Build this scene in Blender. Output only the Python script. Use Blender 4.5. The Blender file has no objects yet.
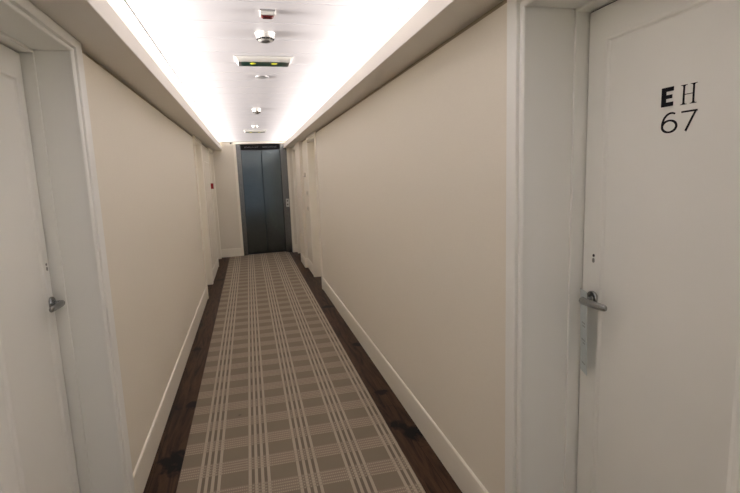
import bpy, math, random
from mathutils import Matrix, Vector
random.seed(7)
C = bpy.context.scene.collection
H = 1.55                      # eye height in metres; coordinates below are in units of H, z = 0 at eye level
def W(p): return Vector((p[0]*H, p[1]*H, (p[2]+1)*H))

# ------------------------------------------------------------------ materials
def mat(name, col, rough=0.5, metal=0.0, emit=None, es=1.0, bump=None, spec=0.5, var=0.0, varscale=6.0, coat=0):
    m = bpy.data.materials.new(name); m.use_nodes = True
    nt = m.node_tree; b = nt.nodes['Principled BSDF']
    b.inputs['Base Color'].default_value = (*col, 1)
    b.inputs['Roughness'].default_value = rough
    b.inputs['Metallic'].default_value = metal
    b.inputs['Specular IOR Level'].default_value = spec
    if emit:
        b.inputs['Emission Color'].default_value = (*emit, 1); b.inputs['Emission Strength'].default_value = es
    tc = nt.nodes.new('ShaderNodeTexCoord')
    if var:
        n = nt.nodes.new('ShaderNodeTexNoise'); n.inputs['Scale'].default_value = varscale; n.inputs['Detail'].default_value = 4
        nt.links.new(tc.outputs['Object'], n.inputs['Vector'])
        mx = nt.nodes.new('ShaderNodeMix'); mx.data_type = 'RGBA'
        mx.inputs[6].default_value = (*[c*(1-var) for c in col], 1); mx.inputs[7].default_value = (*[min(1, c*(1+var)) for c in col], 1)
        nt.links.new(n.outputs['Fac'], mx.inputs[0]); nt.links.new(mx.outputs[2], b.inputs['Base Color'])
    if bump:
        n = nt.nodes.new('ShaderNodeTexNoise'); n.inputs['Scale'].default_value = bump[0]; n.inputs['Detail'].default_value = 3
        mp = nt.nodes.new('ShaderNodeMapping'); mp.inputs['Scale'].default_value = bump[2] if len(bump) > 2 else (1, 1, 1)
        nt.links.new(tc.outputs['Object'], mp.inputs['Vector']); nt.links.new(mp.outputs['Vector'], n.inputs['Vector'])
        bp = nt.nodes.new('ShaderNodeBump'); bp.inputs['Strength'].default_value = bump[1]; bp.inputs['Distance'].default_value = 0.002
        nt.links.new(n.outputs['Fac'], bp.inputs['Height']); nt.links.new(bp.outputs['Normal'], b.inputs['Normal'])
    return m

class NG:
    """tiny node-expression helper"""
    def __init__(s, m): s.nt = m.node_tree
    def math(s, op, a, b=None, clamp=False):
        n = s.nt.nodes.new('ShaderNodeMath'); n.operation = op; n.use_clamp = clamp
        for i, v in enumerate((a, b)):
            if v is None: continue
            if isinstance(v, (int, float)): n.inputs[i].default_value = v
            else: s.nt.links.new(v, n.inputs[i])
        return n.outputs[0]
    def mix(s, f, a, b, mode='MIX'):
        n = s.nt.nodes.new('ShaderNodeMix'); n.data_type = 'RGBA'; n.blend_type = mode
        for i, v in ((0, f), (6, a), (7, b)):
            if isinstance(v, (int, float)): n.inputs[i].default_value = v
            elif isinstance(v, tuple): n.inputs[i].default_value = (*v, 1)
            else: s.nt.links.new(v, n.inputs[i])
        return n.outputs[2]
    def noise(s, vec, scale, detail=3, dist=0.0):
        n = s.nt.nodes.new('ShaderNodeTexNoise'); n.inputs['Scale'].default_value = scale; n.inputs['Detail'].default_value = detail
        n.inputs['Distortion'].default_value = dist
        s.nt.links.new(vec, n.inputs['Vector']); return n.outputs['Fac']
    def mapping(s, vec, scale, loc=(0, 0, 0)):
        n = s.nt.nodes.new('ShaderNodeMapping'); n.inputs['Scale'].default_value = scale; n.inputs['Location'].default_value = loc
        s.nt.links.new(vec, n.inputs['Vector']); return n.outputs[0]
    def ramp(s, f, stops):
        n = s.nt.nodes.new('ShaderNodeValToRGB')
        while len(n.color_ramp.elements) < len(stops): n.color_ramp.elements.new(0.5)
        for e, (p, c) in zip(n.color_ramp.elements, stops): e.position = p; e.color = (*c, 1)
        s.nt.links.new(f, n.inputs['Fac']); return n.outputs['Color']

def pos_nodes(m):
    nt = m.node_tree; g = nt.nodes.new('ShaderNodeNewGeometry'); sp = nt.nodes.new('ShaderNodeSeparateXYZ')
    nt.links.new(g.outputs['Position'], sp.inputs[0]); return g.outputs['Position'], sp.outputs[0], sp.outputs[1], sp.outputs[2]

def wallpaper_mat():
    m = mat('woven_wallpaper', (0.5, 0.41, 0.31), 0.75, spec=0.25)
    g = NG(m); p, x, y, z = pos_nodes(m); b = m.node_tree.nodes['Principled BSDF']
    h = g.noise(g.mapping(p, (30, 30, 900)), 1.0, 2); v = g.noise(g.mapping(p, (900, 900, 30)), 1.0, 2)
    blot = g.noise(g.mapping(p, (1, 1, 1)), 2.5, 3)
    f = g.math('MULTIPLY', g.math('ADD', h, v), 0.5)
    c = g.mix(f, (0.70, 0.655, 0.565), (0.81, 0.77, 0.675))
    c2 = g.mix(g.math('MULTIPLY', blot, 0.16), c, (0.71, 0.66, 0.57))
    m.node_tree.links.new(c2, b.inputs['Base Color'])
    bp = m.node_tree.nodes.new('ShaderNodeBump'); bp.inputs['Strength'].default_value = 0.2; bp.inputs['Distance'].default_value = 0.001
    m.node_tree.links.new(f, bp.inputs['Height']); m.node_tree.links.new(bp.outputs[0], b.inputs['Normal'])
    return m

def wood_mat():
    m = mat('dark_oak_planks', (0.05, 0.03, 0.02), 0.5, spec=0.1)
    g = NG(m); p, x, y, z = pos_nodes(m); b = m.node_tree.nodes['Principled BSDF']
    fig = g.noise(g.mapping(p, (9, 0.9, 1)), 2.2, 6, 1.6)
    grain = g.noise(g.mapping(p, (160, 5, 1)), 1.0, 4)
    c = g.ramp(fig, [(0.30, (0.008, 0.005, 0.004)), (0.43, (0.042, 0.022, 0.013)), (0.6, (0.085, 0.045, 0.025)), (0.75, (0.022, 0.012, 0.008))])
    c = g.mix(g.math('MULTIPLY', grain, 0.5), c, (0.02, 0.012, 0.008))
    # knots
    wob = g.noise(g.mapping(p, (14, 8, 1)), 1.0, 4)
    kn = None
    for kx, ky, sx, sy in ((-0.327, 2.19, .055, .05), (-0.335, 1.74, .05, .09), (0.505, 1.735, .05, .045), (0.56, 1.66, .04, .07), (0.535, 2.04, .05, .03),
                           (-0.34, 1.42, .05, .05), (0.55, 2.7, .04, .03), (-0.36, 2.95, .03, .05), (0.53, 3.6, .05, .04), (-.35, 5.0, .05, .06)):
        dx = g.math('DIVIDE', g.math('SUBTRACT', x, kx*H), sx*H); dy = g.math('DIVIDE', g.math('SUBTRACT', y, ky*H), sy*H)
        d = g.math('SQRT', g.math('ADD', g.math('MULTIPLY', dx, dx), g.math('MULTIPLY', dy, dy)))
        d = g.math('ADD', d, g.math('MULTIPLY', g.math('SUBTRACT', wob, 0.5), 3.6))
        k = g.math('SUBTRACT', 1.0, d, clamp=True)
        kn = k if kn is None else g.math('MAXIMUM', kn, k)
    kn = g.math('MULTIPLY', kn, 2.2, clamp=True)
    c = g.mix(kn, c, (0.004, 0.003, 0.003))
    # plank joints: boards along the corridor with staggered ends
    PW = 0.145
    row = g.math('FLOOR', g.math('DIVIDE', g.math('ADD', x, 10.03), PW))
    fx = g.math('FRACT', g.math('DIVIDE', g.math('ADD', x, 10.03), PW))
    off = g.math('MULTIPLY', g.math('FRACT', g.math('MULTIPLY', row, 0.377)), 1.4)
    fy = g.math('FRACT', g.math('DIVIDE', g.math('ADD', y, off), 1.4))
    j = g.math('MAXIMUM', g.math('LESS_THAN', fx, 0.018), g.math('LESS_THAN', fy, 0.0025))
    c = g.mix(g.math('MULTIPLY', j, 0.8), c, (0.004, 0.003, 0.002))
    m.node_tree.links.new(c, b.inputs['Base Color'])
    bp = m.node_tree.nodes.new('ShaderNodeBump'); bp.inputs['Strength'].default_value = 0.25; bp.inputs['Distance'].default_value = 0.002
    m.node_tree.links.new(grain, bp.inputs['Height']); m.node_tree.links.new(bp.outputs[0], b.inputs['Normal'])
    return m

def rug_mat():
    m = mat('plaid_wool', (0.2, 0.16, 0.13), 0.95, spec=0.1)
    g = NG(m); p, x, y, z = pos_nodes(m); b = m.node_tree.nodes['Principled BSDF']
    P, S, B = 0.1625*H, 0.0207*H, 0.158*H
    mx = g.math('MULTIPLY', g.math('FRACT', g.math('DIVIDE', g.math('ADD', x, (0.232+0.1625*4)*H), P)), P)
    ing = g.math('LESS_THAN', mx, S*3.55)
    st = g.math('MULTIPLY', ing, g.math('LESS_THAN', g.math('FRACT', g.math('DIVIDE', mx, S)), 0.5))
    gap = g.math('SUBTRACT', ing, st)
    my = g.math('MULTIPLY', g.math('FRACT', g.math('DIVIDE', g.math('ADD', y, (-2.070+0.158*60)*H), B)), B)
    band = g.math('LESS_THAN', my, 0.076*H)
    wl = g.math('LESS_THAN', g.math('FRACT', g.math('DIVIDE', my, 0.0155*H)), 0.45)
    dash = g.math('LESS_THAN', g.math('FRACT', g.math('DIVIDE', g.math('ADD', x, 5.0), 0.0068*H)), 0.62)
    weft = g.math('MULTIPLY', band, g.math('MULTIPLY', wl, dash))
    tuft = g.noise(g.mapping(p, (1, 1, 1)), 330, 2); soft = g.noise(g.mapping(p, (1, 1, 1)), 5, 3)
    base, dark, light = (0.225, 0.183, 0.138), (0.16, 0.13, 0.10), (0.46, 0.395, 0.31)
    c = g.mix(g.math('MULTIPLY', gap, 0.75), base, dark)
    c = g.mix(g.math('MULTIPLY', band, 0.16), c, light)
    c = g.mix(g.math('MULTIPLY', weft, 0.62), c, light)
    c = g.mix(g.math('MULTIPLY', st, 0.8), c, light)
    both = g.math('MULTIPLY', g.math('MULTIPLY', weft, st), 0.35)
    c = g.mix(both, c, (0.1, 0.08, 0.065))
    f = g.math('ADD', g.math('MULTIPLY', tuft, 0.5), g.math('MULTIPLY', soft, 0.3))
    sh = g.mix(f, (0.72, 0.72, 0.72), (1.25, 1.25, 1.25))
    c = g.mix(1.0, c, sh, 'MULTIPLY')
    # a small stain
    d = g.math('SQRT', g.math('ADD', g.math('POWER', g.math('SUBTRACT', x, -0.105*H), 2), g.math('POWER', g.math('SUBTRACT', y, 2.01*H), 2)))
    c = g.mix(g.math('MULTIPLY', g.math('LESS_THAN', g.math('ADD', d, g.math('MULTIPLY', tuft, 0.02)), 0.021), 0.4), c, (0.08, 0.06, 0.045))
    m.node_tree.links.new(c, b.inputs['Base Color'])
    bp = m.node_tree.nodes.new('ShaderNodeBump'); bp.inputs['Strength'].default_value = 0.5; bp.inputs['Distance'].default_value = 0.003
    m.node_tree.links.new(tuft, bp.inputs['Height']); m.node_tree.links.new(bp.outputs[0], b.inputs['Normal'])
    return m

M = dict(
    wall=wallpaper_mat(), wood=wood_mat(), rug=rug_mat(),
    paint=mat('white_satin_paint', (0.80, 0.805, 0.77), 0.42, bump=(60, 0.05), var=0.015),
    base=mat('baseboard_paint', (0.87, 0.83, 0.73), 0.38, bump=(60, 0.04), var=0.02, varscale=3),
    plaster=mat('white_plaster', (0.78, 0.76, 0.74), 0.8, bump=(120, 0.05), var=0.01),
    soffit=mat('soffit_paint', (0.74, 0.71, 0.66), 0.7, bump=(120, 0.05), var=0.01),
    plank=mat('white_metal_plank', (0.315, 0.30, 0.303), 0.4, spec=0.35),
    void=mat('dark_void', (0.012, 0.011, 0.01), 0.9),
    groove=mat('shadow_gap_shade', (0.34, 0.29, 0.2), 0.8),
    steel=mat('satin_steel', (0.34, 0.345, 0.34), 0.25, 1.0, bump=(300, 0.05)),
    lift=mat('brushed_lift_steel', (0.13, 0.155, 0.165), 0.14, 1.0, bump=(12, 0.12, (80, 80, 1))),
    liftframe=mat('brushed_portal_steel', (0.22, 0.225, 0.225), 0.24, 1.0, bump=(12, 0.12, (80, 80, 1))),
    liftdark=mat('shaft_shade_and_sill', (0.01, 0.02, 0.025), 0.6),
    display=mat('black_glass', (0.006, 0.006, 0.008), 0.35, spec=0.2),
    dim=mat('pale_grey_print', (0.33, 0.34, 0.36), 0.5),
    plate=mat('pale_plate', (0.62, 0.62, 0.6), 0.4),
    letter=mat('black_vinyl', (0.004, 0.004, 0.007), 0.6, spec=0.15),
    card=mat('grey_card', (0.50, 0.55, 0.56), 0.6, var=0.02),
    print=mat('card_print', (0.25, 0.28, 0.28), 0.6),
    white=mat('white_plastic', (0.44, 0.425, 0.395), 0.35),
    greyp=mat('grey_plastic', (0.15, 0.145, 0.14), 0.5),
    black=mat('black_plastic', (0.012, 0.012, 0.012), 0.5),
    redlens=mat('dark_red_lens', (0.07, 0.004, 0.006), 0.2),
    red=mat('red_plastic', (0.36, 0.012, 0.012), 0.4),
    green=mat('dark_green_sheet', (0.008, 0.05, 0.035), 0.3),
    yellow=mat('yellow_lamp', (0.5, 0.5, 0.02), 0.3, emit=(0.75, 0.7, 0.08), es=0.5),
    led=mat('led_tape', (0.9, 0.9, 0.9), 0.4, emit=(1.0, 0.94, 0.91), es=8.0),
    switch=mat('switch_plate', (0.55, 0.5, 0.42), 0.4),
)

# ------------------------------------------------------------------ mesh helpers
class MB:
    def __init__(s): s.v = []; s.f = []; s.smooth = []
    def add(s, verts, faces, smooth=False):
        n = len(s.v); s.v += [tuple(v) for v in verts]
        for f in faces: s.f.append([n+i for i in f]); s.smooth.append(smooth)
        return s
    def box(s, x0, x1, y0, y1, z0, z1):
        x0, x1 = sorted((x0, x1)); y0, y1 = sorted((y0, y1)); z0, z1 = sorted((z0, z1))
        return s.add([(x0,y0,z0),(x1,y0,z0),(x1,y1,z0),(x0,y1,z0),(x0,y0,z1),(x1,y0,z1),(x1,y1,z1),(x0,y1,z1)],
              [(0,3,2,1),(4,5,6,7),(0,1,5,4),(1,2,6,5),(2,3,7,6),(3,0,4,7)])
    def lathe(s, c, axis, prof, n=32):
        """profile of (radius, distance along axis) from centre c"""
        a = Vector(axis).normalized(); t = Vector((0,0,1)) if abs(a.z) < .9 else Vector((1,0,0))
        u = a.cross(t).normalized(); w = a.cross(u); c = Vector(c); V = []; F = []
        for r, d in prof:
            for i in range(n):
                th = 2*math.pi*i/n; V.append(c+a*d+(u*math.cos(th)+w*math.sin(th))*r)
        for k in range(len(prof)-1):
            for i in range(n):
                F.append((k*n+i, k*n+(i+1)%n, (k+1)*n+(i+1)%n, (k+1)*n+i))
        F.append(tuple(range(n))[::-1]); F.append(tuple((len(prof)-1)*n+i for i in range(n)))
        return s.add(V, F, True)
    def tube(s, pts, rad, n=16, flat=1.0):
        """swept tube; rad = list of radii; flat squashes it along z"""
        pts = [Vector(p) for p in pts]; V = []; F = []
        for k, p in enumerate(pts):
            d = (pts[min(k+1, len(pts)-1)]-pts[max(k-1, 0)]).normalized()
            u = Vector((0,0,1)).cross(d)
            u = u.normalized() if u.length > 1e-4 else Vector((1,0,0))
            w = d.cross(u)
            fl = flat[k] if isinstance(flat, (list, tuple)) else flat
            for i in range(n):
                th = 2*math.pi*i/n; V.append(p+u*math.cos(th)*rad[k]*fl+w*math.sin(th)*rad[k])
        for k in range(len(pts)-1):
            for i in range(n): F.append((k*n+i, k*n+(i+1)%n, (k+1)*n+(i+1)%n, (k+1)*n+i))
        F.append(tuple(range(n))[::-1]); F.append(tuple((len(pts)-1)*n+i for i in range(n)))
        return s.add(V, F, True)
    def prism(s, poly, fn, d0, d1):
        """2-D polygon (u,v) extruded from depth d0 to d1, fn(u,v,d)->xyz"""
        n = len(poly)
        V = [fn(u, v, d0) for u, v in poly]+[fn(u, v, d1) for u, v in poly]
        F = [tuple(range(n)), tuple(range(2*n-1, n-1, -1))]+[(i, n+i, n+(i+1)%n, (i+1)%n) for i in range(n)]
        return s.add(V, F)
    def ribbon(s, pts, wd, fn, d0, d1):
        """stroke of varying width"""
        L, R = [], []
        for i, p in enumerate(pts):
            a = pts[max(i-1, 0)]; b = pts[min(i+1, len(pts)-1)]
            dx, dy = b[0]-a[0], b[1]-a[1]; l = math.hypot(dx, dy) or 1
            nx, ny = -dy/l*wd[i]/2, dx/l*wd[i]/2
            L.append((p[0]+nx, p[1]+ny)); R.append((p[0]-nx, p[1]-ny))
        for i in range(len(pts)-1): s.prism([L[i], L[i+1], R[i+1], R[i]], fn, d0, d1)
        return s
    def build(s, name, m, parent=None, bevel=0.0, seg=2, smooth_all=False):
        me = bpy.data.meshes.new(name)
        ws = [W(v) for v in s.v]
        if parent is not None:
            org = parent['_o'] if '_o' in parent else (0, 0, 0); org = Vector(org)
        else:
            xs = [v.x for v in ws]; ys = [v.y for v in ws]; zs = [v.z for v in ws]
            org = Vector(((min(xs)+max(xs))/2, (min(ys)+max(ys))/2, min(zs)))
        me.from_pydata([v-org for v in ws], [], s.f)
        import bmesh
        bm = bmesh.new(); bm.from_mesh(me); bmesh.ops.recalc_face_normals(bm, faces=bm.faces); bm.to_mesh(me); bm.free()
        for p, sm in zip(me.polygons, s.smooth): p.use_smooth = sm
        me.materials.append(M[m] if isinstance(m, str) else m)
        o = bpy.data.objects.new(name, me); C.objects.link(o)
        o['_o'] = tuple(org)
        if parent is not None: o.parent = parent
        else: o.location = org
        if any(s.smooth):
            md = o.modifiers.new('split', 'EDGE_SPLIT'); md.split_angle = math.radians(40)
        if bevel:
            md = o.modifiers.new('bevel', 'BEVEL'); md.width = bevel*H; md.segments = seg; md.limit_method = 'ANGLE'; md.angle_limit = math.radians(35)
        return o

def tag(o, label=None, cat=None, group=None, kind=None):
    for k, v in (('label', label), ('category', cat), ('group', group), ('kind', kind)):
        if v: o[k] = v
    return o
def empty(name, p):
    o = bpy.data.objects.new(name, None); C.objects.link(o); w = W(p); o.location = w; o['_o'] = tuple(w)
    o.empty_display_size = 0.1
    return o

# ------------------------------------------------------------------ key planes
XL, XR = -0.412, 0.590            # wall planes
YB, YE = -2.2, 6.5                # back and end of the corridor
ZL, ZR = 0.3745, 0.386            # underside of the soffits
ZC = 0.48                         # ceiling
FXL, FXR = -0.293, 0.4855         # inner faces of the fascias
ZH = 0.333                        # heads of the door openings
TOP = 0.52

# openings (near y, far y, depth plane of door)
OL = [(0.876, 1.400), (4.30, 4.82), (5.86, 6.385)]
OR = [(0.452, 0.946), (4.235, 4.745), (5.79, 6.36)]

def wall(name, xin, xout, ops, label):
    b = MB(); sgn = 1 if xout > xin else -1
    ys = YB
    zt = ZL if sgn < 0 else ZR
    gap = 0.017                      # shadow gap under the soffit
    def seg(y0, y1, z0):
        b.box(xin, xout, y0, y1, z0, zt-gap)
        b.box(xin+sgn*0.014, xout, y0, y1, zt-gap, TOP)
    for (a, c) in ops:
        seg(ys, a-0.012, -1.0); seg(a-0.012, c+0.012, ZH+0.012); ys = c+0.012
    seg(ys, YE, -1.0)
    return tag(b.build(name, 'wall'), label, 'wall', kind='structure')
wall('wall_left', XL, XL-0.26, OL, 'long beige woven wallpaper wall on the left of the corridor')
wall('wall_right', XR, XR+0.30, OR, 'long beige woven wallpaper wall on the right of the corridor')
# shadow gap strips, the shade of the recess put into their darker colour
for nm, x0, x1, z in (('trim_3', XL-0.0138, XL-0.0120, ZL), ('trim_4', XR+0.0120, XR+0.0138, ZR)):
    side = 'left' if nm == 'trim_3' else 'right'
    tag(MB().box(x0, x1, YB, YE, z-0.017, z).build(nm, 'groove'), 'dark shadow gap between the %s wall and its soffit' % side, 'trim', kind='structure')

# end wall with the lift opening, back wall
EX0, EX1, EZ = -0.120, 0.522, 0.449
b = MB().box(XL-0.26, EX0, YE, YE+0.35, -1, TOP).box(EX1, XR+0.30, YE, YE+0.35, -1, TOP).box(EX0, EX1, YE, YE+0.35, EZ, TOP)
tag(b.build('wall_end', 'wall'), 'short beige wall around the elevator at the far end', 'wall', kind='structure')
tag(MB().box(XL-0.26, XR+0.3, YB-0.1, YE+0.35, -1.05, -1.0).build('floor', 'wood'), 'dark knotty oak plank floor showing on both sides of the carpet runner', 'floor', kind='structure')

# ceiling: metal planks across, plaster edges above the coves, one object
b = MB(); x0, x1 = -0.279, 0.465
P = 0.1835; y = 1.427-P*36
while y < YE:
    ya, yb = max(y, YB)+0.0009, min(y+P, YE)-0.0009
    if yb > ya+0.01:
        c = 0.0032
        prof = [(ya, ZC+0.012), (ya, ZC+c), (ya+c, ZC), (yb-c, ZC), (yb, ZC+c), (yb, ZC+0.012)]
        b.prism(prof, lambda u, v, d: (d, u, v), x0, x1)
    y += P
ceil = tag(b.build('ceiling', 'plank'), 'white metal ceiling planks laid across the corridor', 'ceiling', kind='structure')
e = MB().box(XL-0.26, x0-0.0045, YB, YE, ZC, ZC+0.012).box(x1+0.0045, XR+0.3, YB, YE, ZC, ZC+0.012)
o = e.build('plaster_edge', 'plaster', ceil)
MB().box(XL-0.26, XR+0.3, YB-0.1, YE+0.35, ZC+0.022, ZC+0.04).build('ceiling_backing', 'void', ceil)

# soffits with fascia upstand
def soffit(name, xw, xf, zb, ztop, label):
    s = 1 if xw > xf else -1
    t = 0.010
    poly = [(xw+s*0.014, zb), (xf, zb), (xf, ztop), (xf+s*t, ztop), (xf+s*t, zb+t), (xw+s*0.014, zb+t)]
    o = MB().prism(poly, lambda u, v, d: (u, d, v), YB, YE).build(name, 'soffit', bevel=0.0015, seg=1)
    return tag(o, label, 'soffit', kind='structure')
soffit('trim_1', XL, FXL, ZL, 0.432, 'white cove soffit running along the top of the left wall')
soffit('trim_2', XR, FXR, ZR, 0.441, 'white cove soffit running along the top of the right wall')

# LED tapes lying in the coves
def led(x, z, label):
    t = empty('led_strip_light', (x, (YB+YE)/2, z-0.01)); s = 1 if x < 0 else -1
    MB().box(x, x+s*0.006, YB+0.05, YE-0.02, z-0.010, z+0.010).build('aluminium_channel', 'steel', t)
    MB().box(x+s*0.006, x+s*0.008, YB+0.05, YE-0.02, z-0.006, z+0.006).build('led_diffuser', 'led', t)
    tag(t, label, 'light')
led(XL-0.0139, 0.424, 'glowing led strip hidden in the left ceiling cove')
led(XR+0.0139, 0.433, 'glowing led strip hidden in the right ceiling cove')

# ------------------------------------------------------------------ baseboards
def baseboards(name, xw, s, runs, label, extra=None):
    b = MB(); t = 0.0065; h = 0.109
    for (a, c, dx) in runs:
        X = xw+s*dx
        poly = [(X, -1), (X+s*t, -1), (X+s*t, -1+h-0.004), (X+s*(t-0.003), -1+h), (X, -1+h)]
        b.prism(poly, lambda u, v, d: (u, d, v), a, c)
    if extra: extra(b)
    return tag(b.build(name, 'base'), label, 'baseboard', kind='structure')
baseboards('baseboard_left', XL, 1, [(YB, 0.80, 0), (1.482, 4.225, 0), (4.905, 5.80, 0)], 'white baseboard along the foot of the left wall')
baseboards('baseboard_right', XR, -1, [(YB, 0.385, 0), (1.014, 4.185, 0), (4.80, 5.30, 0)], 'white baseboard along the foot of the right wall')
b = MB()
for a, c in ((XL, -0.152), (0.552, XR+0.03)):
    poly = [(YE, -1), (YE-0.0065, -1), (YE-0.0065, -0.895), (YE-0.0035, -0.891), (YE, -0.891)]
    b.prism(poly, lambda u, v, d: (d, u, v), a, c)
tag(b.build('baseboard_end', 'base'), 'white baseboard on the end wall beside the elevator', 'baseboard', kind='structure')

# pilaster on the right wall near the elevator
pil = tag(MB().box(XR-0.032, XR, 5.30, 5.74, -1, ZR-0.001).build('trim_5', 'wall', bevel=0.001), 'shallow beige wall projection on the right just before the elevator', 'trim', kind='structure')
poly = [(XR-0.032, -1), (XR-0.0385, -1), (XR-0.0385, -0.895), (XR-0.0355, -0.891), (XR-0.032, -0.891)]
MB().prism(poly, lambda u, v, d: (u, d, v), 5.2935, 5.745).box(XR-0.032, XR, 5.2935, 5.30, -1, -0.891).build('pilaster_baseboard', 'base', pil)

# ------------------------------------------------------------------ doors
def lever(parent, s, xd, y, z, L=0.077):
    """s = -1 for a right-hand wall (handle points to -x), +1 for the left"""
    h = MB()
    h.lathe((xd, y, z), (s, 0, 0), [(0.0175, 0), (0.0175, 0.004), (0.016, 0.0058), (0.009, 0.0062), (0.0085, 0.008)], 36)
    rose = h.build('rose', 'steel', parent)
    k = MB(); X = lambda d: xd+s*d
    pts = [(X(0.004), y, z), (X(0.022), y, z), (X(0.030), y-0.001, z), (X(0.0355), y-0.006, z), (X(0.037), y-0.014, z),
           (X(0.037), y-0.035, z), (X(0.036), y-0.06, z), (X(0.034), y-L+0.004, z), (X(0.034), y-L, z)]
    pts = [(xd+(p[0]-xd)*(0.9 if s < 0 else 0.74), p[1], p[2]) for p in pts]
    k.tube(pts, [0.0062, 0.0062, 0.0072, 0.0082, 0.0086, 0.0082, 0.0078, 0.0072, 0.0052], 18, [1, 1, 1, .95, .8, .7, .65, .6, .6])
    k.build('lever', 'steel', rose)
    return rose

def door(name, s, xw, xd, xs, y0, y1, ws, wh, label, detail=True, PM='paint', ring_in=0.066, rose_y=None, hz=-0.298):
    """s=+1: right wall (door recessed towards +x); s=-1: left wall"""
    t = empty(name, ((xw+xd)/2, (y0+y1)/2, -1)); zt = (ZR if s > 0 else ZL)-0.0005
    # leaf
    g = 0.0036
    leaf = MB().box(xd, xd+s*0.028, y0+0.007+g, y1-0.007-g, -0.994, ZH-0.007-g).build('door_leaf', PM, t, bevel=0.0008)
    # panel moulding on the leaf
    ra, rb = y0+ring_in, y1-ring_in; za, zb = -0.87, 0.262; w = 0.013
    prof = [(0, 0), (0.12, 0.0036), (0.4, 0.0050), (0.62, 0.0042), (0.8, 0.0014), (1.0, 0.0005), (1.0, 0)]
    m = MB(); V = []; n = len(prof)
    for (yy, zz, sy, sz) in ((ra, za, 1, 1), (rb, za, -1, 1), (rb, zb, -1, -1), (ra, zb, 1, -1)):
        for u, d in prof: V.append((xd-s*d, yy+sy*u*w, zz+sz*u*w))
    F = []
    for k in range(4):
        for i in range(n-1): F.append((k*n+i, ((k+1) % 4)*n+i, ((k+1) % 4)*n+i+1, k*n+i+1))
    m.add(V, F); m.build('panel_moulding', PM, leaf)
    # lining with stop
    f = MB(); xe = xd+s*0.034; xj = xw-s*0.001; q = 0.012
    for yy, dd in ((y0, -1), (y1, 1)):
        f.box(xj, xe, yy, yy+dd*q, -1, ZH+q); f.box(xs, xe, yy-dd*0.0068, yy, -1, ZH)
    f.box(xj, xe, y0, y1, ZH, ZH+q); f.box(xs, xe, y0, y1, ZH-0.0068, ZH)
    f.build('door_lining', PM, t, bevel=0.0012)
    sl = MB(); xg = xd+s*0.006
    for ya, yb in ((y0+0.0069, y0+0.007+g), (y1-0.007-g, y1-0.0069)): sl.box(xg, xg+s*0.004, ya, yb, -1, ZH-0.0068)
    sl.box(xg, xg+s*0.004, y0+0.0069, y1-0.0069, ZH-0.007-g, ZH-0.0069)
    sl.build('door_gap_shade', 'black', t)  # black strips painting the shade in the gap around the leaf
    MB().box(xe, xe+s*0.01, y0-q, y1+q, -1, ZH+q).build('door_backing', 'void', t)
    # casing
    prof = [(0, -0.001), (0, 0.006), (0.03, 0.0085), (0.12, 0.0098), (0.23, 0.0085), (0.28, 0.006), (0.30, 0.002), (0.36, 0.002),
            (0.38, 0.0105), (0.41, 0.0115), (0.96, 0.0115), (1.0, 0.009), (1.0, -0.001)]
    n = len(prof); V = []
    for st in range(4):
        for u, d in prof:
            yy = (y0-u*ws) if st < 2 else (y1+u*ws); zz = -1 if st in (0, 3) else min(ZH+u*wh, zt)
            V.append((xw-s*d, yy, zz))
    F = [(k*n+i, (k+1)*n+i, (k+1)*n+i+1, k*n+i+1) for k in range(3) for i in range(n-1)]
    F += [tuple(range(n)), tuple(range(3*n, 4*n))[::-1]]
    MB().add(V, F).build('door_casing', PM, t)
    if detail:
        ry = rose_y if rose_y else y1-0.05
        lever(leaf, -s, xd, ry, hz)
        # lock hole and steel cover below it
        MB().lathe((xd+s*0.002, ry+0.002, -0.196), (-s, 0, 0), [(0.0034, 0), (0.0034, 0.0026), (0.002, 0.0028)], 20).build('keyhole', 'black', leaf)
        k = MB(); pts = []
        for i in range(24):
            th = 2*math.pi*i/24; pts.append((0.0034*math.cos(th), 0.0052*math.sin(th)))
        k.prism(pts, lambda u, v, d: (xd-s*d, ry+0.002+u, -0.207+v), 0, 0.0015).build('keyhole_cover', 'steel', leaf)
    tag(t, label, 'door', kind='structure')
    return t, leaf

d1, leaf1 = door('door_1', 1, XR, 0.733, 0.702, OR[0][0], OR[0][1], 0.066, 0.05,
                 'white door with black EH 67 lettering in the near right wall', rose_y=0.899, ring_in=0.064, hz=-0.294)
d2, leaf2 = door('door_2', -1, XL, -0.515, -0.487, OL[0][0], OL[0][1], 0.080, 0.04,
                 'white panelled door without number in the near left wall', rose_y=1.373, ring_in=0.05)
door('door_3', 1, XR, 0.733, 0.702, OR[1][0], OR[1][1], 0.05, 0.05, 'white door frame deep in the right wall, nearer of the two far right openings', PM='base')  # far frames: warm cast of the light there put into the paint
door('door_4', 1, XR, 0.733, 0.702, OR[2][0], OR[2][1], 0.045, 0.05, 'white door frame in the right wall closest to the elevator', PM='base')
door('door_5', -1, XL, -0.515, -0.487, OL[1][0], OL[1][1], 0.075, 0.04, 'white door frame in the left wall, nearer of the two far left openings', PM='base')
door('door_6', -1, XL, -0.515, -0.487, OL[2][0], OL[2][1], 0.055, 0.04, 'white door frame in the left wall closest to the elevator', PM='base')

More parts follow.
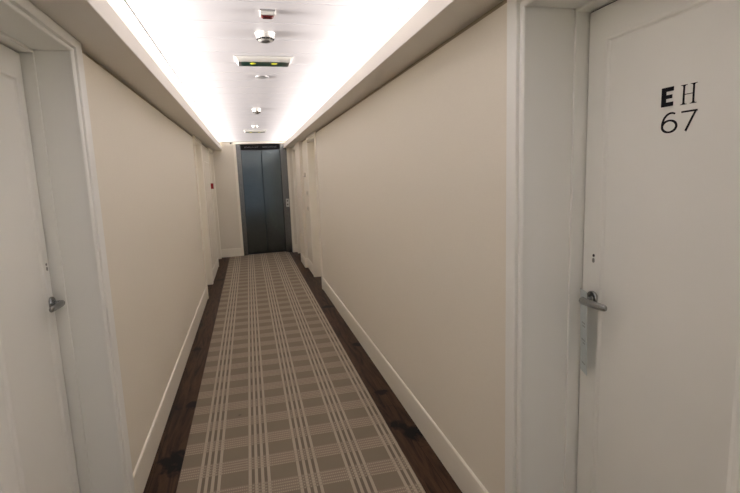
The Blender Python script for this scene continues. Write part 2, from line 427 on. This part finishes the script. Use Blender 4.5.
# lettering on the EH 67 door: u runs to the right as read (towards -y), v up; units H
XF = 0.733
def fl(y_left, z_bot, w, h):
    return lambda u, v, d: (XF-d, y_left-u*w, z_bot+v*h)
D0, D1 = -0.0003, 0.0006
fn = fl(0.7385, 0.1000, 0.0255, 0.0330)
MB().prism([(0, 0), (1, 0), (1, .22), (.40, .22), (.40, .40), (.90, .40), (.90, .60), (.40, .60), (.40, .78), (1, .78), (1, 1), (0, 1)], fn, D0, D1).build('letter_e', 'letter', leaf1)
fn = fl(0.6985, 0.0985, 0.0315, 0.0330)
b = MB()
for cx in (.2, .8):
    b.prism([(cx-.055, 0), (cx+.055, 0), (cx+.055, 1), (cx-.055, 1)], fn, D0, D1)
    for v0, v1 in ((0, .03), (.97, 1)): b.prism([(cx-.2, v0), (cx+.2, v0), (cx+.2, v1), (cx-.2, v1)], fn, D0, D1*1.1)
    for sg in (-1, 1):
        b.prism([(cx+sg*.05, .03), (cx+sg*.12, .03), (cx+sg*.05, .09)], fn, D0, D1); b.prism([(cx+sg*.05, .97), (cx+sg*.12, .97), (cx+sg*.05, .91)], fn, D0, D1)
b.prism([(.25, .49), (.75, .49), (.75, .525), (.25, .525)], fn, D0, D1)
b.build('letter_h', 'letter', leaf1)
fn = fl(0.7365, 0.0540, 0.0350, 0.0350)
b = MB(); pts = []; wd = []
for i in range(33):                                   # bowl
    th = math.pi*0.5+2*math.pi*i/32; pts.append((.5+.43*math.cos(th), .31+.29*math.sin(th))); wd.append(.085+.045*abs(math.cos(th)))
b.ribbon(pts, wd, fn, D0, D1)
pts = []; wd = []
for i in range(17):                                   # ascender
    t = i/16; th = math.radians(180-115*t); pts.append((.60+.53*math.cos(th), .36+.60*math.sin(th))); wd.append(.13-.05*t)
b.ribbon(pts, wd, fn, D0, D1)
b.build('number_six', 'letter', leaf1)
fn = fl(0.6950, 0.0540, 0.0310, 0.0340)
MB().ribbon([(0, .955), (1, .955)], [.085, .085], fn, D0, D1).ribbon([(.90, .95), (.62, .5), (.32, 0)], [.10, .115, .125], fn, D0, D1*1.1).build('number_seven', 'letter', leaf1)

# door hanger card on the right lever
hy, hz = 0.899, -0.294
xc = 0.7085
a = [(-0.020, 0.022), (0.018, 0.022), (0.018, -0.171), (-0.020, -0.171)]
hole = []
for i in range(25):
    th = math.radians(-60-300*i/24); hole.append((0.0078*math.cos(th), 0.0078*math.sin(th)))
# outline with a slot running from the hole to the card edge
out = [(-0.020, 0.022), (0.018, 0.022), (0.018, -0.012), (hole[0][0], hole[0][1])]+hole[1:]+[(0.018, -0.020), (0.018, -0.171), (-0.020, -0.171)]
tilt = 0.10
fnc = lambda u, v, d: (xc-d+u*0.35+ (v*-0.03), hy+0.0+u, hz+v)
hg = empty('door_hanger', (xc, hy, hz-0.18))
MB().prism(out, fnc, 0, 0.0009).build('card', 'card', hg)
for v0, w0, w1 in ((-0.055, -0.012, 0.008), (-0.062, -0.012, 0.004), (-0.095, -0.012, 0.009), (-0.102, -0.012, 0.002), (-0.150, -0.012, 0.008)):
    MB().prism([(w0, v0), (w1, v0), (w1, v0+0.003), (w0, v0+0.003)], fnc, 0.0008, 0.0012).build('printed_line', 'print', hg)
tag(hg, 'pale grey door hanger card hanging on the lever of the EH 67 door', 'door hanger')

# ------------------------------------------------------------------ carpet runner
x0, x1 = -0.2985, 0.4721
poly = [(x0, YB+0.1), (x1, YB+0.1), (x1, 6.46), (0.462, 6.545), (0.44, 6.572), (0.40, 6.58), (0.0, 6.54), (-0.10, 6.505), (-0.117, 6.49), (x0, 6.455)]
rug = MB().prism(poly, lambda u, v, d: (u, v, d), -0.9991, -0.994).build('carpet_runner', 'rug', bevel=0.0015)
tag(rug, 'taupe plaid carpet runner lying down the middle of the wooden floor', 'carpet')

# ------------------------------------------------------------------ elevator
el = empty('elevator', (0.2, YE, -1))
# white surround
b = MB(); w = 0.031; yf = YE-0.009
b.box(EX0-w, EX0, yf, YE, -1, EZ+0.029).box(EX1, EX1+w, yf, YE, -1, EZ+0.029).box(EX0, EX1, yf, YE, EZ, EZ+0.029)
b.build('white_surround', 'base', el, bevel=0.0012)
# steel portal
PX0, PX1, PZ = -0.062, 0.440, 0.376
b = MB().box(EX0+.0005, PX0, YE+0.03, YE+0.16, -1, EZ-.0005).box(PX1, EX1-.0005, YE+0.03, YE+0.16, -1, EZ-.0005).box(PX0, PX1, YE+0.035, YE+0.16, PZ+0.071, EZ-.0005)
b.build('portal_frame', 'liftframe', el, bevel=0.0012)
dis = MB().box(PX0, PX1, YE+0.045, YE+0.16, PZ, PZ+0.071).build('header_display', 'display', el)
b = MB(); rr = random.Random(3); x = PX0+0.05                      # faint unreadable white print
while x < PX1-0.05:
    if not 0.165 < x < 0.205:
        b = MB(); hh = rr.uniform(0.012, 0.019); b.box(x, x+0.0035, YE+0.044, YE+0.0452, PZ+0.026, PZ+0.026+hh)
        if rr.random() < 0.6: b.box(x, x+0.011, YE+0.044, YE+0.0452, PZ+0.026, PZ+0.0292)
        if rr.random() < 0.5: b.box(x, x+0.011, YE+0.044, YE+0.0452, PZ+0.026+hh-0.003, PZ+0.026+hh)
        b.build('display_mark', 'dim', dis)
    x += 0.0165
xm = 0.196
MB().box(PX0+0.002, xm-0.003, YE+0.090, YE+0.115, -0.995, PZ-0.002).build('door_panel', 'lift', el, bevel=0.0015)
MB().box(xm+0.003, PX1-0.002, YE+0.090, YE+0.115, -0.995, PZ-0.002).build('door_panel', 'lift', el, bevel=0.0015)
MB().box(PX0, PX1, YE+0.117, YE+0.16, -1, PZ).build('shaft_shade', 'liftdark', el)  # near-black block painting the shade of the shaft behind the panels
MB().box(EX0+.0005, EX1-.0005, YE+0.02, YE+0.16, -1.0, -0.9992).build('door_sill', 'liftdark', el)
pl = MB().box(0.474, 0.515, YE+0.024, YE+0.030, -0.385, -0.275).build('call_panel', 'plate', el, bevel=0.0012)
for z in (-0.305, -0.352):
    MB().lathe((0.4945, YE+0.0242, z), (0, -1, 0), [(0.0105, 0), (0.0105, 0.002), (0.009, 0.003)], 20).build('call_button', 'greyp', pl)
tag(el, 'dark brushed steel two panel elevator door at the far end of the corridor', 'elevator')

kb = empty('wall_sensor', (-0.178, YE-0.006, 0.458))
MB().lathe((-0.178, YE, 0.462), (0, -1, 0), [(0.011, 0), (0.011, 0.004), (0.009, 0.012), (0.004, 0.014)], 20).build('sensor_body', 'black', kb)
MB().box(-0.172, -0.151, YE-0.004, YE, 0.468, 0.474).build('cable_cover', 'white', kb)
tag(kb, 'tiny black round sensor above left of the elevator surround', 'sensor')

# ------------------------------------------------------------------ things on the far walls
fa = empty('fire_call_point', (XL, 5.80, -0.10))
MB().box(XL-0.001, XL+0.030, 5.755, 5.795, -0.092, -0.030).build('housing', 'red', fa, bevel=0.002)
MB().box(XL+0.030, XL+0.0315, 5.762, 5.788, -0.075, -0.045).build('push_plate', 'plate', fa)
tag(fa, 'small red fire alarm call point on the far left wall', 'alarm')
ap = empty('access_panel', (XL, 5.45, -0.86))
MB().box(XL+0.0004, XL+0.0022, 5.16, 5.72, -0.86, 0.19).build('panel_leaf', 'wall', ap, bevel=0.0006)
MB().box(XL+0.0004, XL+0.0034, 5.150, 5.158, -0.86, 0.196).box(XL+0.0004, XL+0.0034, 5.722, 5.728, -0.86, 0.196).box(XL+0.0004, XL+0.0034, 5.158, 5.722, 0.192, 0.198).build('panel_edging', 'base', ap)
tag(ap, 'flush beige access panel with thin edging in the far left wall', 'panel')
t = empty('thermostat', (XR, 5.12, 0.0))
MB().box(XR-0.012, XR+0.001, 5.08, 5.16, 0.012, 0.046).build('housing', 'switch', t, bevel=0.002)
MB().box(XR-0.0125, XR-0.001, 5.083, 5.157, 0.006, 0.012).build('shadow_strip', 'greyp', t)  # dark strip painting the shadow under the housing
tag(t, 'small beige thermostat with a painted shadow strip below, highest fitting on the far right wall', 'thermostat')
sw = None
for z, lab in ((-0.165, 'small beige switch plate in the middle on the far right wall'), (-0.325, 'small beige switch plate lowest on the far right wall')):
    t = empty('light_switch', (XR, 5.02, z))
    MB().box(XR-0.006, XR, 4.99, 5.05, z-0.022, z+0.022).build('plate', 'switch', t, bevel=0.001)
    MB().box(XR-0.009, XR-0.006, 5.005, 5.035, z-0.012, z+0.012).build('rocker', 'white', t, bevel=0.001)
    tag(t, lab, 'switch')

# ------------------------------------------------------------------ ceiling fittings
def exit_light(x0, x1, y0, y1, label):
    t = empty('emergency_light', ((x0+x1)/2, (y0+y1)/2, ZC)); zb = ZC-0.020
    MB().box(x0, x1, y0, y1, ZC-0.003, ZC).build('flange', 'white', t, bevel=0.001)
    a0, a1, c0, c1 = x0+0.006, x1-0.006, y0+0.006, y1-0.006           # body tapers down
    e0, e1, g0, g1 = x0+0.015, x1-0.015, y0+0.012, y1-0.014
    V = [(a0, c0, ZC-0.003), (a1, c0, ZC-0.003), (a1, c1, ZC-0.003), (a0, c1, ZC-0.003), (e0, g0, zb), (e1, g0, zb), (e1, g1, zb), (e0, g1, zb)]
    MB().add(V, [(0, 1, 2, 3), (4, 5, 6, 7), (0, 1, 5, 4), (1, 2, 6, 5), (2, 3, 7, 6), (3, 0, 4, 7)]).build('body', 'white', t)
    MB().box(e0+0.012, e1-0.012, g0+0.001, g1-0.001, zb-0.0015, zb).build('green_window', 'green', t)
    MB().box(e0+0.001, e0+0.012, g0+0.001, g1-0.001, zb-0.0015, zb).build('end_block', 'greyp', t)
    MB().box(e1-0.012, e1-0.001, g0+0.001, g1-0.001, zb-0.0015, zb).build('end_block', 'greyp', t)
    for f in (0.31, 0.67):
        cx = x0+(x1-x0)*f
        MB().lathe((cx, g0+(g1-g0)*0.3, zb-0.0014), (0, 0, -1), [(0.012, 0), (0.011, 0.001), (0.005, 0.002)], 20).build('lamp', 'yellow', t)
    tag(t, label, 'emergency light', 'emergency lights on the corridor ceiling')
    return t
exit_light(-0.0175, 0.214, 2.03, 2.13, 'rectangular white framed emergency light with green face, nearest on the ceiling')
exit_light(-0.006, 0.220, 4.99, 5.09, 'rectangular white framed emergency light on the ceiling close to the elevator')

def detector(x, y, r, h, label, slots=True):
    t = empty('smoke_detector', (x, y, ZC))
    MB().lathe((x, y, ZC), (0, 0, -1), [(r*1.12, 0), (r*1.12, h*0.16), (r*1.02, h*0.22), (r*1.0, h*0.62), (r*0.82, h*0.84), (r*0.6, h*0.93)], 40).build('housing', 'white', t)
    MB().lathe((x, y, ZC-h*0.9), (0, 0, -1), [(r*0.58, 0), (r*0.55, h*0.08), (r*0.3, h*0.12)], 32).build('sensor_cap', 'greyp', t)
    if slots:
        for k in range(12):
            a = 2*math.pi*(k+.5)/12
            b = MB(); ca, sa = math.cos(a), math.sin(a)
            V = []
            for rr_, z_ in ((r*0.995, h*0.64), (r*0.87, h*0.80)):
                for w_ in (-0.19, 0.19):
                    for o_ in (0.0, 0.0012):
                        q = a+w_; V.append((x+(rr_+o_)*math.cos(q), y+(rr_+o_)*math.sin(q), ZC-z_-o_*0.5))
            b.add(V, [(1, 3, 7, 5), (0, 4, 6, 2), (0, 1, 5, 4), (2, 6, 7, 3), (0, 2, 3, 1), (4, 5, 7, 6)]).build('vent_slot', 'black', t)
    tag(t, label, 'smoke detector', 'smoke detectors on the corridor ceiling')
detector(0.091, 1.725, 0.029, 0.028, 'round white smoke detector between the red alarm indicator and the nearest emergency light')
detector(0.093, 3.52, 0.027, 0.034, 'round white smoke detector halfway along the ceiling')
detector(0.098, 4.60, 0.026, 0.022, 'small round white smoke detector just before the far emergency light', False)

t = empty('alarm_indicator', (0.090, 1.507, ZC))
yy = 1.492
MB().box(0.068, 0.112, yy, yy+0.030, ZC-0.013, ZC).build('housing', 'white', t, bevel=0.002)
poly = [(0.072, ZC-0.013), (0.108, ZC-0.013), (0.103, ZC-0.0175), (0.077, ZC-0.0175)]
MB().prism(poly, lambda u, v, d: (u, d, v), yy+0.004, yy+0.026).build('red_lens', 'redlens', t, bevel=0.001)
MB().box(0.068, 0.112, yy-0.005, yy, ZC-0.003, ZC).build('mounting_base', 'greyp', t)
tag(t, 'small white alarm indicator with dark red lens, nearest fitting on the ceiling', 'alarm')
sp = MB().lathe((0.101, 2.432, ZC), (0, 0, -1), [(0.032, 0), (0.032, 0.002), (0.029, 0.004), (0.012, 0.0045)], 32).build('sprinkler_cover', 'greyp')
tag(sp, 'flat grey round cover plate behind the nearest emergency light', 'cover plate')

# ------------------------------------------------------------------ lights: the LED coves
TILT = 7.5
def cove(x, z, e):
    l = bpy.data.lights.new('cove_light', 'AREA'); l.shape = 'RECTANGLE'; l.size = 0.012*H; l.size_y = (YE-YB-0.1)*H
    l.spread = math.radians(40); l.energy = e; l.color = (1.0, 0.95, 0.93)
    o = bpy.data.objects.new('cove_light', l); C.objects.link(o); o.location = W((x, (YE+YB)/2, z)); o.rotation_euler = (0, math.radians(-(90+TILT) if x < 0 else 90+TILT), 0)
cove(XL-0.004, 0.424, 152)
cove(XR+0.004, 0.433, 152)

w = bpy.data.worlds.new('world'); bpy.context.scene.world = w; w.use_nodes = True
w.node_tree.nodes['Background'].inputs[0].default_value = (0.62, 0.69, 0.78, 1); w.node_tree.nodes['Background'].inputs[1].default_value = 0.6

# ------------------------------------------------------------------ camera
r = Vector((0.96894207, -0.2444418, -0.03740959)); u = Vector((0.07204335, 0.13431968, 0.98831573)); f = Vector((0.23656083, 0.9603158, -0.14775839))
cam = bpy.data.cameras.new('camera'); co = bpy.data.objects.new('camera', cam); C.objects.link(co)
mw = Matrix((( r.x, u.x, -f.x, 0), (r.y, u.y, -f.y, 0), (r.z, u.z, -f.z, H), (0, 0, 0, 1)))
co.matrix_world = mw
cam.sensor_fit = 'HORIZONTAL'; cam.sensor_width = 36; cam.lens = 36*480.33/740; cam.clip_start = 0.02
sc = bpy.context.scene; sc.camera = co
for o in bpy.data.objects:
    if '_o' in o: del o['_o']
sc.view_settings.view_transform = 'Standard'; sc.view_settings.look = 'None'; sc.view_settings.gamma = 1; sc.view_settings.use_curve_mapping = False
sc.view_settings.exposure = 0.0
cy = sc.cycles; cy.max_bounces = 14; cy.diffuse_bounces = 8; cy.glossy_bounces = 6; cy.use_denoising = True; cy.sample_clamp_indirect = 10
cy.caustics_reflective = False; cy.caustics_refractive = False
